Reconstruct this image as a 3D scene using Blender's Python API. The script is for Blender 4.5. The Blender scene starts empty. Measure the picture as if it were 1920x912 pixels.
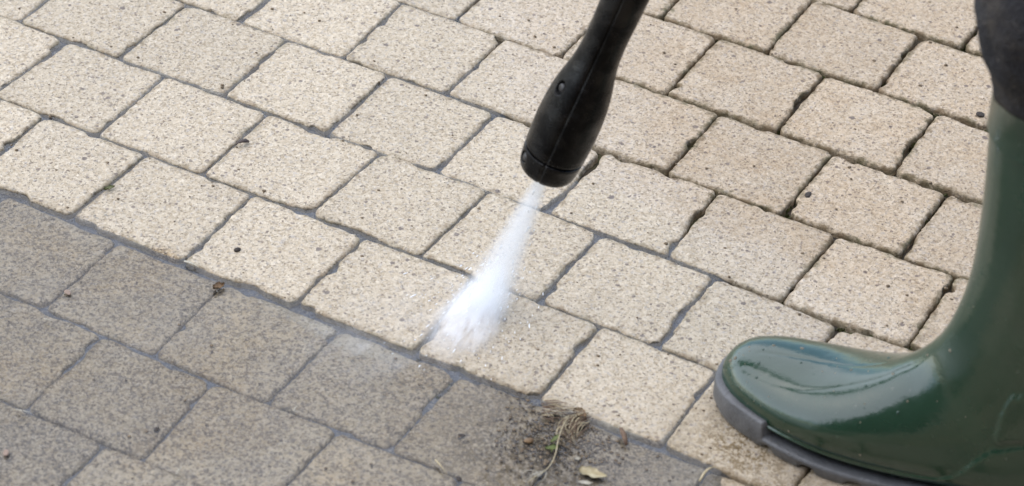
import bpy, bmesh, math, random
import numpy as np
from mathutils import Matrix, Vector

random.seed(7); rng = np.random.default_rng(7)
sc = bpy.context.scene
COL = sc.collection

# ------------------------------------------------------------------ camera, sky, sun, exposure
CAM_R = np.array([[0.87880728, -0.32649895, 0.3479888],
                  [0.474964, 0.52836692, -0.7037312],
                  [0.04590172, 0.78372625, 0.61940794]])
CAM_C = np.array([1.20726335, -1.58125541, 1.35165665])
cam = bpy.data.cameras.new('camera')
cam.sensor_width = 36.0; cam.sensor_fit = 'HORIZONTAL'; cam.lens = 100.163
cam.clip_start = 0.05; cam.clip_end = 1000
cam.dof.use_dof = True; cam.dof.focus_distance = 2.28; cam.dof.aperture_fstop = 9.0
co = bpy.data.objects.new('camera', cam); COL.objects.link(co)
mw = Matrix.Identity(4)
for i in range(3):
    for j in range(3): mw[i][j] = CAM_R[i, j]
    mw[i][3] = CAM_C[i]
co.matrix_world = mw
sc.camera = co

SUN_EL = math.radians(60)
sd = np.array([-0.88 * 0.95 - 0.47 * 0.3, -0.47 * 0.95 + 0.88 * 0.3, 0.0]); sd /= np.linalg.norm(sd)   # horizontal direction towards the sun
w = bpy.data.worlds.new('World'); sc.world = w; w.use_nodes = True
nt = w.node_tree; nt.nodes.clear()
sky = nt.nodes.new('ShaderNodeTexSky'); sky.sky_type = 'NISHITA'; sky.sun_disc = False
sky.sun_elevation = SUN_EL; sky.sun_rotation = math.atan2(sd[0], sd[1])
sky.air_density = 1.0; sky.dust_density = 0.6; sky.ozone_density = 1.0; sky.altitude = 50
bg = nt.nodes.new('ShaderNodeBackground'); bg.inputs['Strength'].default_value = 0.15
wo = nt.nodes.new('ShaderNodeOutputWorld')
nt.links.new(sky.outputs[0], bg.inputs[0]); nt.links.new(bg.outputs[0], wo.inputs[0])
sun = bpy.data.lights.new('sun', 'SUN'); sun.energy = 2.4; sun.angle = math.radians(118); sun.color = (1.0, 0.93, 0.84)
so = bpy.data.objects.new('sun', sun); COL.objects.link(so)
toward = Vector((sd[0] * math.cos(SUN_EL), sd[1] * math.cos(SUN_EL), math.sin(SUN_EL)))
so.rotation_euler = toward.to_track_quat('Z', 'Y').to_euler()
so.location = (0, 0, 5)
sc.view_settings.view_transform = 'Standard'; sc.view_settings.look = 'None'
sc.view_settings.exposure = 0.78; sc.view_settings.gamma = 1.0; sc.view_settings.use_curve_mapping = False
sc.cycles.volume_bounces = 10; sc.cycles.max_bounces = 14; sc.cycles.transparent_max_bounces = 16
sc.cycles.caustics_reflective = False; sc.cycles.caustics_refractive = False

# ------------------------------------------------------------------ helpers
def hash3(ix, iy, iz, seed):
    n = (ix * 374761393 + iy * 668265263 + iz * 2147483647 + seed * 1274126177) & 0xFFFFFFFF
    n = ((n ^ (n >> 13)) * 1274126177) & 0xFFFFFFFF
    n = ((n ^ (n >> 16)) * 2246822519) & 0xFFFFFFFF
    return ((n ^ (n >> 15)) & 0xFFFFFF) / float(0xFFFFFF)
def vnoise(x, y, z=0.0, seed=0):                       # smooth value noise, -1..1
    x, y, z = np.broadcast_arrays(np.asarray(x, float), np.asarray(y, float), np.asarray(z, float))
    fx, fy, fz = np.floor(x), np.floor(y), np.floor(z)
    ix, iy, iz = fx.astype(np.int64), fy.astype(np.int64), fz.astype(np.int64)
    u, v, q = x - fx, y - fy, z - fz
    u = u * u * (3 - 2 * u); v = v * v * (3 - 2 * v); q = q * q * (3 - 2 * q)
    r = 0
    for a in (0, 1):
        for b in (0, 1):
            for c in (0, 1):
                r = r + hash3(ix + a, iy + b, iz + c, seed) * (u if a else 1 - u) * (v if b else 1 - v) * (q if c else 1 - q)
    return r * 2 - 1
def fbm(x, y, z=0.0, seed=0, o=3):
    r, a, f = 0, 1.0, 1.0
    for k in range(o):
        r = r + a * vnoise(np.asarray(x) * f, np.asarray(y) * f, np.asarray(z) * f, seed + k); a *= .5; f *= 2.03
    return r / 1.75
def sstep(a, b, x):
    t = np.clip((x - a) / (b - a), 0, 1); return t * t * (3 - 2 * t)

def mesh(name, V, F, mat, parent=None, smooth=True, attrs=None):
    me = bpy.data.meshes.new(name)
    V = np.asarray(V, np.float32).reshape(-1, 3)
    if isinstance(F, np.ndarray) and F.ndim == 2:
        k = F.shape[1]; n = len(F)
        me.vertices.add(len(V)); me.vertices.foreach_set('co', V.ravel())
        me.loops.add(n * k); me.loops.foreach_set('vertex_index', F.astype(np.int32).ravel())
        me.polygons.add(n); me.polygons.foreach_set('loop_start', np.arange(n, dtype=np.int32) * k)
        me.update(calc_edges=True); me.validate()
    else:
        me.from_pydata([tuple(map(float, v)) for v in V], [], F); me.update()
    me.polygons.foreach_set('use_smooth', np.full(len(me.polygons), smooth))
    for a, vals in (attrs or {}).items():
        at = me.attributes.new(a, 'FLOAT', 'POINT'); at.data.foreach_set('value', np.asarray(vals, np.float32).ravel())
    me.materials.append(mat)
    o = bpy.data.objects.new(name, me); COL.objects.link(o)
    if parent: o.parent = parent
    return o
def tag(o, label=None, cat=None, group=None, kind=None):
    if label: o['label'] = label
    if cat: o['category'] = cat
    if group: o['group'] = group
    if kind: o['kind'] = kind
    return o
def empty(name, loc=(0, 0, 0)):
    o = bpy.data.objects.new(name, None); COL.objects.link(o); o.location = loc; o.empty_display_size = .02; return o
def gridF(n, m, wrap=False, off=0):                    # quads for an n x m vertex grid (m wraps round if asked)
    i, j = np.meshgrid(np.arange(n - 1), np.arange(m if wrap else m - 1), indexing='ij')
    a = i * m + j; b = i * m + (j + 1) % m
    return (np.stack([a, b, b + m, a + m], -1).reshape(-1, 4) + off)

class Mat:                                             # a small node builder
    def __init__(s, name):
        s.m = bpy.data.materials.new(name); s.m.use_nodes = True; s.t = s.m.node_tree; s.t.nodes.clear()
        s.out = s.t.nodes.new('ShaderNodeOutputMaterial')
    def n(s, typ, **kw):
        nd = s.t.nodes.new(typ)
        ins = kw.pop('ins', {})
        for k, v in kw.items(): setattr(nd, k, v)
        for k, v in ins.items(): s.set(nd.inputs[k], v)
        return nd
    def set(s, sock, v):
        if isinstance(v, bpy.types.NodeSocket): s.t.links.new(v, sock)
        else: sock.default_value = v
    def co(s): return s.n('ShaderNodeTexCoord').outputs['Object']
    def noise(s, co, scale, detail=3, rough=.55, dist=0):
        return s.n('ShaderNodeTexNoise', ins={'Vector': co, 'Scale': scale, 'Detail': detail, 'Roughness': rough, 'Distortion': dist}).outputs['Fac']
    def voro(s, co, scale, rnd=1.0):
        v = s.n('ShaderNodeTexVoronoi', ins={'Vector': co, 'Scale': scale, 'Randomness': rnd}); return v.outputs['Distance'], v.outputs['Color']
    def attr(s, name): return s.n('ShaderNodeAttribute', attribute_name=name).outputs['Fac']
    def math(s, op, a, b=0.0, c=0.0, clamp=False):
        nd = s.n('ShaderNodeMath', operation=op, use_clamp=clamp); s.set(nd.inputs[0], a); s.set(nd.inputs[1], b); s.set(nd.inputs[2], c); return nd.outputs[0]
    def mr(s, v, a, b, c=0.0, d=1.0):
        return s.n('ShaderNodeMapRange', ins={0: v, 1: a, 2: b, 3: c, 4: d}).outputs[0]
    def ramp(s, v, stops):
        r = s.n('ShaderNodeValToRGB', ins={'Fac': v}); e = r.color_ramp.elements
        e[0].position, e[0].color = stops[0][0], (*stops[0][1], 1); e[1].position, e[1].color = stops[-1][0], (*stops[-1][1], 1)
        for p, c in stops[1:-1]:
            x = e.new(p); x.color = (*c, 1)
        return r.outputs['Color']
    def mix(s, f, a, b, mode='MIX'):
        nd = s.n('ShaderNodeMix', data_type='RGBA', blend_type=mode)
        s.set(nd.inputs[0], f)
        for k, v in ((6, a), (7, b)):
            if isinstance(v, tuple) and len(v) == 3: v = (*v, 1)
            s.set(nd.inputs[k], v)
        return nd.outputs[2]
    def sep(s, c, i): return s.n('ShaderNodeSeparateColor', ins={0: c}).outputs[i]
    def bump(s, h, dist, strength=1.0, normal=None):
        ins = {'Height': h, 'Distance': dist, 'Strength': strength}
        if normal is not None: ins['Normal'] = normal
        return s.n('ShaderNodeBump', ins=ins).outputs[0]
    def bsdf(s, **ins):
        p = s.n('ShaderNodeBsdfPrincipled')
        for k, v in ins.items():
            k = k.replace('_', ' ')
            if isinstance(v, tuple) and len(v) == 3 and p.inputs[k].type == 'RGBA': v = (*v, 1)
            s.set(p.inputs[k], v)
        return p.outputs[0]
    def done(s, sh, vol=False):
        s.t.links.new(sh, s.out.inputs['Volume' if vol else 'Surface']); return s.m
def simple(name, a, b, scale=300, rough=.7, bumpd=.0003, **kw):
    M = Mat(name); c = M.co(); f = M.noise(c, scale, 4)
    return M.done(M.bsdf(Base_Color=M.mix(M.mr(f, .3, .7), a, b), Roughness=rough, Normal=M.bump(f, bumpd), **kw))

def project(P):                                        # only used to choose where the ground needs fine meshes
    q = (np.asarray(P) - CAM_C) @ CAM_R
    return 960 + 5342 * q[..., 0] / -q[..., 2], 456 - 5342 * q[..., 1] / -q[..., 2]

def tube(name, pts, rad, mat, parent=None, m=7, flat=1.0, cap=True):
    pts = np.asarray(pts, float); n = len(pts); rad = np.broadcast_to(np.asarray(rad, float), (n,))
    T = np.gradient(pts, axis=0); T /= np.linalg.norm(T, axis=1)[:, None] + 1e-12
    up = np.array([0, 0, 1.0]); V = []
    for p, t, r in zip(pts, T, rad):
        a = np.cross(t, up); a = a / (np.linalg.norm(a) + 1e-9) if np.linalg.norm(a) > 1e-3 else np.array([1.0, 0, 0])
        b = np.cross(a, t)
        th = np.arange(m) / m * 2 * np.pi
        V.append(p + r * (np.cos(th)[:, None] * a + flat * np.sin(th)[:, None] * b))
    V = np.concatenate(V); F = [tuple(f) for f in gridF(n, m, True)]
    if cap: F += [tuple(range(m))[::-1], tuple(range((n - 1) * m, n * m))]
    return mesh(name, V, F, mat, parent)
def bend(p0, p1, n=12, h=.004, side=0.0, zend=.0):     # an arched, slightly bowed path from p0 to p1
    p0, p1 = np.array(p0, float), np.array(p1, float); t = np.linspace(0, 1, n)[:, None]
    d = p1 - p0; s = np.array([-d[1], d[0], 0])
    P = p0 + d * t + s * side * np.sin(np.pi * t); P[:, 2] += h * np.sin(np.pi * t[:, 0]) + zend * t[:, 0]; return P

J = [(0, 'd', 0, 0.0039, -0.003), (0, 'd', 1, 0.1005, -0.0032), (0, 'd', 2, 0.1995, -0.0028), (0, 'd', 3, 0.3043, 0.0013), (0, 'd', 4, 0.4012, 0.0055), (0, 'd', 5, 0.5007, -0.0005), (0, 'd', 6, 0.5991, -0.0019), (0, 'd', 7, 0.702, -0.0087), (0, 'u', 1, 0.1001, -0.095), (0, 'u', 2, 0.1997, -0.0953), (0, 'u', 3, 0.2974, -0.0926), (0, 'u', 4, 0.3959, -0.0946), (0, 'u', 5, 0.497, -0.0945), (0, 'u', 6, 0.5976, -0.0956), (-1, 'd', 0, 0.0577, 0.0952), (-1, 'd', 1, 0.1566, 0.0961), (-1, 'd', 2, 0.2557, 0.097), (-1, 'd', 3, 0.3557, 0.0949), (-1, 'd', 4, 0.4552, 0.0954), (-1, 'd', 5, 0.5556, 0.0957), (-1, 'd', 6, 0.6583, 0.093), (-1, 'u', -1, -0.0464, 0.0007), (-1, 'u', 0, 0.0535, 0.0025), (-1, 'u', 1, 0.1548, 0.0033), (-1, 'u', 2, 0.2535, 0.0034), (-1, 'u', 3, 0.3537, 0.0046), (-1, 'u', 4, 0.4533, 0.0056), (-1, 'u', 5, 0.5566, 0.0069), (-1, 'u', 6, 0.6538, 0.0019), (-2, 'd', 0, 0.2105, 0.1969), (-2, 'd', 1, 0.3099, 0.1956), (-2, 'd', 2, 0.413, 0.1931), (-2, 'd', 3, 0.5118, 0.1909), (-2, 'd', 4, 0.6128, 0.1911), (-2, 'd', 5, 0.7121, 0.1904), (-2, 'u', -1, 0.1096, 0.0994), (-2, 'u', 0, 0.2102, 0.1003), (-2, 'u', 1, 0.3079, 0.1029), (-2, 'u', 4, 0.6095, 0.1008), (-3, 'd', 0, 0.464, 0.2929), (-3, 'd', 1, 0.5629, 0.29), (-3, 'd', 2, 0.6642, 0.288), (-3, 'u', -2, 0.2611, 0.1999), (-3, 'u', -1, 0.3621, 0.1977), (-3, 'u', 1, 0.5616, 0.2003), (-3, 'u', 2, 0.6643, 0.1979), (-4, 'd', 0, 0.509, 0.3909), (-4, 'd', 1, 0.6095, 0.3847), (-4, 'u', 0, 0.5076, 0.2987), (-4, 'u', 1, 0.608, 0.2975), (-4, 'u', 2, 0.7073, 0.2974), (1, 'd', 0, 0.0507, -0.1003), (1, 'd', 1, 0.148, -0.1003), (1, 'd', 2, 0.2471, -0.0999), (1, 'd', 3, 0.3487, -0.1023), (1, 'd', 4, 0.4428, -0.0997), (1, 'd', 5, 0.551, -0.0992), (1, 'd', 6, 0.647, -0.099), (1, 'u', 1, 0.1431, -0.1921), (1, 'u', 2, 0.2469, -0.1942), (1, 'u', 3, 0.3445, -0.1919), (1, 'u', 4, 0.4485, -0.1925), (1, 'u', 5, 0.5491, -0.191), (1, 'u', 6, 0.6476, -0.1875), (2, 'd', 0, 0.1909, -0.2044), (2, 'd', 1, 0.2856, -0.2024), (2, 'd', 2, 0.3873, -0.2017), (2, 'd', 3, 0.4874, -0.1999), (2, 'u', 0, 0.1881, -0.2895), (2, 'u', 1, 0.2869, -0.2914), (2, 'u', 2, 0.3839, -0.295), (2, 'u', 3, 0.4842, -0.29), (3, 'd', 0, 0.243, -0.2987), (3, 'd', 1, 0.3399, -0.3037), (3, 'd', 2, 0.443, -0.2975), (3, 'u', 0, 0.2427, -0.3878), (3, 'u', 1, 0.3436, -0.3901)]

# ------------------------------------------------------------------ ground: pavement of square concrete setts, joint bed, water
PITCH, ROWH = 0.1, 0.0978
OFF = {-4: .5086 - .5, -3: .4631 - .4, -2: .2108 - .2, -1: .0554, 0: 0.0, 1: .0475, 2: .186 - .1, 3: .2415 - .2}
KSH = {-4: -5, -3: -4, -2: -2, -1: 0, 0: 0, 1: 0, 2: -1, 3: -2}     # joint numbers below count from each row's first surveyed joint
BASE = {-4: .5086, -3: .4631, -2: .2108, -1: .0554, 0: 0.0, 1: .0475, 2: .186, 3: .2415}
MEAS = {(r, s, k): (x, y) for r, s, k, x, y in J}
def row_base(r): return BASE.get(r, (0.05 if r % 2 else 0.0) + 0.012 * math.sin(r * 5.1))
def corner(r, s, k):
    x = row_base(r) + k * PITCH; line = r if s == 'd' else r + 1; y = -line * ROWH
    m = MEAS.get((r, s, k))
    if m:
        bias = -.0025 if s == 'd' else .0025
        x = m[0]; y += float(np.clip((m[1] - y - bias) * .7, -.004, .004))
    else:
        h = hash3(np.int64(r), np.int64(k), np.int64(line), 5); g = hash3(np.int64(k), np.int64(line), np.int64(r), 9)
        x += (float(h) - .5) * .004; y += (float(g) - .5) * .003
    return x, y
def wet_edge(x, y):                                    # > 0 inside the area standing under water, metres
    return np.minimum((-.1965 + .006 * vnoise(x * 30, y * 30, 0, 3)) - y, .5 * 8 + .03 * vnoise(x * 25, y * 25, 1, 4) + (y + .25) * .2 - x)
SHORE = np.array([(.17, .40), (.26, .20), (.34, .12), (.44, .055), (.54, .045), (.64, -.02), (.70, -.06), (.73, -.12), (.70, -.20), (.72, -.27), (.74, -.36), (.76, -.8)])
def water_in(x, y):                                    # > 0 where joint water stands, metres left of the shoreline
    xs = np.interp(-np.asarray(y), -SHORE[:, 1], SHORE[:, 0]); return xs + .02 * vnoise(x * 18, y * 18, 0, 8) - x
WATER_Z = -0.0011

PV, PF, PA = [], [], {'tint': [], 'edge': [], 'wet': [], 'dirt': [], 'soil': []}; nv = 0
def add_paver(r, k):
    global nv
    q = np.array([corner(r, 'd', k), corner(r, 'd', k + 1), corner(r, 'u', k + 2 - 1 + 0) if False else corner(r, 'u', k + 1), corner(r, 'u', k)])
    ctr = q.mean(0); X, Y = project(np.array([ctr[0], ctr[1], 0.0]))
    fine = -200 < X < 2120 and -160 < Y < 1100
    N = 54 if fine else 8
    seed = (r * 131 + k * 17) & 0xFFFF
    h = lambda i: float(hash3(np.int64(r), np.int64(k), np.int64(i), 77))
    u = np.linspace(-1, 1, N); u = np.sign(u) * (1 - (1 - np.abs(u)) ** 1.35) if fine else u
    A, B = np.meshgrid(u, u, indexing='ij')
    m = np.maximum(np.abs(A), np.abs(B)); ms = np.maximum(m, 1e-6)
    qa, qb = A / ms, B / ms
    rc = .085 + .06 * h(1)                              # rounded corners
    ia, ib = np.clip(qa, -1 + rc, 1 - rc), np.clip(qb, -1 + rc, 1 - rc)
    da, db = qa - ia, qb - ib; L = np.sqrt(da * da + db * db) + 1e-9
    ra, rb = (ia + da / L * rc) * m, (ib + db / L * rc) * m
    s, t = (ra + 1) / 2, (rb + 1) / 2
    gap = .0004 + .0006 * h(2)
    hw, hh = .05, .0489
    s = .5 + (s - .5) * (1 - gap / hw); t = .5 + (t - .5) * (1 - gap / hh)
    x = (1 - t) * ((1 - s) * q[0, 0] + s * q[1, 0]) + t * ((1 - s) * q[3, 0] + s * q[2, 0])
    y = (1 - t) * ((1 - s) * q[0, 1] + s * q[1, 1]) + t * ((1 - s) * q[3, 1] + s * q[2, 1])
    edge = (1 - m) * .049
    # ragged rim: noise pulls the outline in and out, a few chips bite deeper
    wob = .0011 * fbm(x * 110, y * 110, seed, 1, 3) + .0006 * vnoise(x * 420, y * 420, seed, 2)
    chip = np.maximum(vnoise(x * 62, y * 62, seed, 6) - .45, 0) * (.006 + .006 * h(9))
    k6 = m ** 7
    dx, dy = x - ctr[0], y - ctr[1]; dl = np.sqrt(dx * dx + dy * dy) + 1e-9
    x = x - dx / dl * (wob + chip) * k6; y = y - dy / dl * (wob + chip) * k6
    wm = wet_edge(x, y)
    bw = .0019 + .0012 * h(3) + .0012 * vnoise(x * 60, y * 60, seed, 12)
    e = np.clip(1 - edge / bw, 0, 1)
    z = -bw * .8 * (1 - np.sqrt(np.maximum(1 - e * e, 0)))
    z = z + .00045 * fbm(x * 45, y * 45, seed, 21, 3) + .00022 * vnoise(x * 330, y * 330, seed, 22)
    low = -.0030 if float(wet_edge(np.float64(ctr[0]), np.float64(ctr[1] + 0))) > 0 else .0
    z = z + low + (h(4) - .5) * .0010 + (h(5) - .5) * .016 * (x - ctr[0]) + (h(6) - .5) * .016 * (y - ctr[1])
    V = np.stack([x, y, z], -1).reshape(-1, 3)
    F = [gridF(N, N, False, nv)[:, ::-1]]
    loop = np.concatenate([np.arange(N) * N, (N - 1) * N + np.arange(1, N), (N - 1 - np.arange(1, N)) * N + N - 1, (N - 2 - np.arange(0, N - 2))])
    sk = V[loop].copy(); sk[:, 2] = -.03; nl = len(loop)
    a = loop + nv; b = nv + N * N + np.arange(nl)
    F.append(np.stack([a, np.roll(a, -1), np.roll(b, -1), b], -1)[:, ::-1])
    V = np.concatenate([V, sk])
    PV.append(V); PF.extend(F)
    edge_ = np.concatenate([edge.ravel() * 1000, np.zeros(nl)])
    PA['edge'].append(edge_); PA['tint'].append(np.full(len(V), h(8)))
    PA['wet'].append(sstep(-.007, .004, wet_edge(V[:, 0], V[:, 1]) - .03 * np.exp(-(((V[:, 0] - .40) / .05) ** 2 + ((V[:, 1] + .205) / .022) ** 2)) + .020 * np.maximum(fbm(V[:, 0] * 26, V[:, 1] * 26, 0, 33, 4) - .12, 0) - .006 * np.maximum(fbm(V[:, 0] * 40, V[:, 1] * 40, 0, 35, 3), 0)) * np.maximum(.45 + .55 * sstep(-.02, .06, .68 + .2 * (V[:, 1] + .25) - V[:, 0]), sstep(-.24, -.32, V[:, 1])))
    PA['dirt'].append(sstep(.05, -.25, water_in(V[:, 0], V[:, 1])) * .7 + .3)
    so_ = 0
    for (sx_, sy_, sr, sa) in ((.552, -.262, .05, 1.0), (.60, -.285, .055, .9), (.565, -.225, .03, 1.0), (.70, -.165, .050, 1.0), (.735, -.20, .06, .8), (.53, -.225, .03, .9)):
        so_ = np.maximum(so_, sa * np.exp(-((V[:, 0] - sx_) ** 2 + (V[:, 1] - sy_) ** 2) / sr ** 2))
    PA['soil'].append(so_)
    nv += len(V)
for r in range(-15, 15):
    k0 = int(math.floor((-1.0 - row_base(r)) / PITCH)); k1 = int(math.ceil((2.0 - row_base(r)) / PITCH))
    for k in range(k0, k1): add_paver(r, k)

M = Mat('sett_concrete'); c = M.co()
vd, vcol = M.voro(c, 430); vd2, vcol2 = M.voro(c, 760); g1 = M.math('ADD', M.math('MULTIPLY', M.sep(vcol, 0), .55), M.math('MULTIPLY', M.sep(vcol2, 1), .45)); g2 = M.noise(c, 210, 3, .6); g3 = M.noise(c, 22, 4, .6); g4 = M.noise(c, 900, 1)
tint, edge, wet, dirt = M.attr('tint'), M.attr('edge'), M.attr('wet'), M.attr('dirt')
grain = M.math('ADD', M.math('MULTIPLY', g1, .5), M.math('MULTIPLY', g2, .5))
col = M.ramp(grain, [(.18, (.24, .19, .135)), (.33, (.44, .37, .275)), (.48, (.55, .475, .37)), (.63, (.62, .545, .435)), (.82, (.72, .65, .545))])
hue = M.noise(c, 330, 2)
col = M.mix(M.mr(hue, .52, .72, 0, .45), col, (.47, .36, .24))           # tan grains
col = M.mix(M.mr(M.noise(c, 270, 2, .5, .3), .56, .72, 0, .55), col, (.37, .36, .37))    # grey grains
for sc_, thr, dmax, cc, st in ((190, .80, .34, (.16, .135, .13), .75), (300, .78, .40, (.19, .15, .125), .75), (125, .94, .32, (.14, .12, .12), .85)):
    wob = M.n('ShaderNodeVectorMath', operation='ADD', ins={0: c, 1: M.n('ShaderNodeVectorMath', operation='SCALE', ins={0: M.n('ShaderNodeTexNoise', ins={'Vector': c, 'Scale': 400.0}).outputs['Color'], 'Scale': .0022}).outputs[0]}).outputs[0]
    d, vc = M.voro(wob, sc_)
    on = M.math('GREATER_THAN', M.sep(vc, 0), thr)
    size = M.mr(M.sep(vc, 1), 0, 1, dmax * .45, dmax)
    blob = M.math('MULTIPLY', on, M.n('ShaderNodeMapRange', ins={0: M.math('SUBTRACT', d, size), 1: 0.03, 2: -.06, 3: 0.0, 4: 1.0}).outputs[0])
    col = M.mix(M.math('MULTIPLY', blob, st), col, M.mix(M.sep(vc, 2), cc, (.24, .20, .17)))
pit = M.mr(M.noise(c, 420, 1, .5), .62, .70, 0, 1)
col = M.mix(M.math('MULTIPLY', pit, .4), col, (.15, .12, .095))
col = M.mix(M.mr(g3, .35, .7, 0, .22), col, M.mix(.5, col, (.36, .33, .29)))   # broad weathering
tv = M.mr(tint, 0, 1, .92, 1.05)
col = M.mix(1.0, col, M.n('ShaderNodeCombineColor', ins={0: tv, 1: tv, 2: M.math('SUBTRACT', tv, .01)}).outputs[0], 'MULTIPLY')
col = M.mix(M.math('MULTIPLY', M.mr(dirt, .3, 1, 0, 1), M.mr(M.noise(c, 30, 4, .7), .3, .65, .45, 1.0)), col, M.mix(1.0, col, (.84, .755, .66), 'MULTIPLY'))
col = M.mix(M.mr(dirt, .3, .45, 1, 0), col, M.mix(1.0, col, (.985, .975, .94), 'MULTIPLY'))
# soil and algae along the rims
en = M.math('ADD', edge, M.mr(M.noise(c, 120, 4, .65), .3, .7, -4.5, 6.5))
rim = M.math('MULTIPLY', M.mr(en, 0.0, 5.5, 1, 0), M.mr(dirt, 0, 1, .35, 1.0))
col = M.mix(rim, col, M.mix(M.mr(M.noise(c, 60, 3), .4, .6), (.20, .145, .085), (.13, .115, .06)))
wet_c = M.mix(1.0, col, (.94, .885, .80), "MULTIPLY")
wet_c = M.mix(M.mr(M.noise(c, 11, 5, .7, .6), .42, .64, 0, .55), wet_c, M.mix(1.0, wet_c, (.68, .58, .42), 'MULTIPLY'))
wet_c = M.mix(M.mr(M.noise(c, 50, 5, .75, .5), .52, .70, 0, .6), wet_c, M.mix(1.0, wet_c, (.58, .53, .46), 'MULTIPLY'))
wet_c = M.mix(M.mr(M.noise(c, 17, 4, .65, .8), .50, .68, 0, .8), wet_c, M.mix(1.0, wet_c, (1.24, 1.20, 1.12), 'MULTIPLY'))
wt_ = M.mr(tint, 0, 1, .80, 1.12); wet_c = M.mix(1.0, wet_c, M.n('ShaderNodeCombineColor', ins={0: wt_, 1: wt_, 2: wt_}).outputs[0], 'MULTIPLY')
wet_c = M.mix(M.math('MULTIPLY', M.math('GREATER_THAN', M.sep(vcol, 2), .62), .72), wet_c, M.mix(1.0, wet_c, (.40, .40, .44), 'MULTIPLY'))
wet_c = M.mix(M.math('MULTIPLY', M.math('GREATER_THAN', M.sep(vcol2, 0), .72), .6), wet_c, (.62, .50, .35))
mud0 = M.mr(M.noise(c, 40, 4, .7), .45, .75, 0, .25)
mud = M.math('MULTIPLY', mud0, .6); wet_c = M.mix(mud, wet_c, (.13, .105, .075))
col = M.mix(wet, col, wet_c)
soil = M.math('MULTIPLY', M.attr('soil'), M.mr(M.math('ADD', M.math('MULTIPLY', g1, .5), M.math('MULTIPLY', M.noise(c, 75, 4, .7), .5)), .42, .60, 0, 1))
col = M.mix(soil, col, M.mix(g2, (.085, .06, .025), (.30, .215, .11)))
hgt = M.math('SUBTRACT', M.math('ADD', M.math('MULTIPLY', g1, .7), M.math('MULTIPLY', g2, .8)), M.math('MULTIPLY', pit, .6))
pave_mat = M.done(M.bsdf(Base_Color=col, Roughness=M.mr(wet, 0, 1, .82, .5), Specular_IOR_Level=.35, Normal=M.bump(hgt, .0013, .9)))
pavement = mesh('pavement', np.concatenate(PV), np.concatenate(PF), pave_mat, attrs={k: np.concatenate(v) for k, v in PA.items()})
tag(pavement, kind='structure')

# joint bed: sky reflection painted grey-blue where water stands, dark soil where dry
gx, gy = np.arange(-.3, 1.2, .004), np.arange(-.75, .75, .004)
X, Y = np.meshgrid(gx, gy, indexing='ij')
wi = water_in(X, Y)
Z = -.0048 - .0022 * sstep(.02, -.06, wi) + .0016 * fbm(X * 60, Y * 60, 0, 40, 3) + .0012 * vnoise(X * 200, Y * 200, 0, 41)
Z = np.minimum(Z, np.where(wet_edge(X, Y) > -.02, -.0058, -.0040))
M = Mat('joint_bed_sky_tint'); c = M.co()
wt = M.attr('wet'); f = M.noise(c, 160, 4, .65); f2 = M.noise(c, 35, 3)
dry = M.mix(M.mr(f, .35, .65), (.028, .022, .016), (.075, .058, .036))
dry = M.mix(M.mr(f2, .48, .62, 0, .8), dry, M.mix(f, (.035, .042, .012), (.09, .085, .025)))
sky_tinted_bed = M.mix(M.mr(f, .3, .7), (.085, .095, .115), (.16, .17, .195))
sky_tinted_bed = M.mix(M.mr(f2, .48, .64, 0, .75), sky_tinted_bed, (.07, .062, .052)); sky_tinted_bed = M.mix(M.mr(M.noise(c, 420, 2), .56, .66, 0, .75), sky_tinted_bed, (.30, .27, .23)); sky_tinted_bed = M.mix(M.mr(M.noise(c, 330, 2), .58, .66, 0, .8), sky_tinted_bed, (.03, .028, .026))
joint_mat = M.done(M.bsdf(Base_Color=M.mix(wt, dry, sky_tinted_bed), Roughness=.8, Normal=M.bump(f, .002)))
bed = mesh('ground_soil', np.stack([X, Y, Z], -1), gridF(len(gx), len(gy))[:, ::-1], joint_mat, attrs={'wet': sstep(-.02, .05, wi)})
tag(bed, kind='structure')

# the ground far around: more of the same paving, a single sheet out to the horizon
M = Mat('far_paving'); c = M.co()
br = M.n('ShaderNodeTexBrick', ins={'Vector': c, 'Color1': (.44, .38, .30, 1), 'Color2': (.38, .33, .265, 1), 'Mortar': (.06, .05, .04, 1), 'Scale': 1.0, 'Mortar Size': .003, 'Brick Width': .1, 'Row Height': .0978})
fn = M.noise(c, 300, 3)
far_mat = M.done(M.bsdf(Base_Color=M.mix(M.mr(fn, .3, .7, 0, .4), br.outputs[0], (.25, .21, .16)), Roughness=.85, Normal=M.bump(fn, .001)))
ground = mesh('ground', [(-120, -120, -.012), (120, -120, -.012), (120, 120, -.012), (-120, 120, -.012)], [(0, 1, 2, 3)], far_mat, smooth=False)
tag(ground, kind='structure')

# standing water: a sheet that dips below the bed at its shoreline
gx, gy = np.arange(-.4, .85, .005), np.arange(-.85, .45, .005)
X, Y = np.meshgrid(gx, gy, indexing='ij')
wi = water_in(X, Y)
Z = WATER_Z - .012 * sstep(.012, -.03, wi) + .00018 * fbm(X * 35, Y * 35, 0, 60, 2)
far_edge = np.minimum(np.minimum(X + .40, .85 - X), np.minimum(Y + .85, .45 - Y))
Z -= .02 * sstep(.03, 0, far_edge)
M = Mat('muddy_water'); c = M.co()
rip = M.math('ADD', M.noise(c, 55, 3, .55, .6), M.math('MULTIPLY', M.noise(c, 160, 2), .35))
nrm = M.bump(rip, .0016, .8)
fr = M.n('ShaderNodeFresnel', ins={'IOR': 1.36, 'Normal': nrm}).outputs[0]
gl = M.n('ShaderNodeBsdfGlossy', ins={'Color': (1, 1, 1, 1), 'Roughness': .09, 'Normal': nrm}).outputs[0]
tr = M.n('ShaderNodeBsdfTransparent', ins={'Color': (.90, .93, .95, 1)}).outputs[0]
df = M.n('ShaderNodeBsdfDiffuse', ins={'Color': (.23, .25, .28, 1)}).outputs[0]  # mud in the water, tinted grey-blue to paint in some sky reflection
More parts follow.
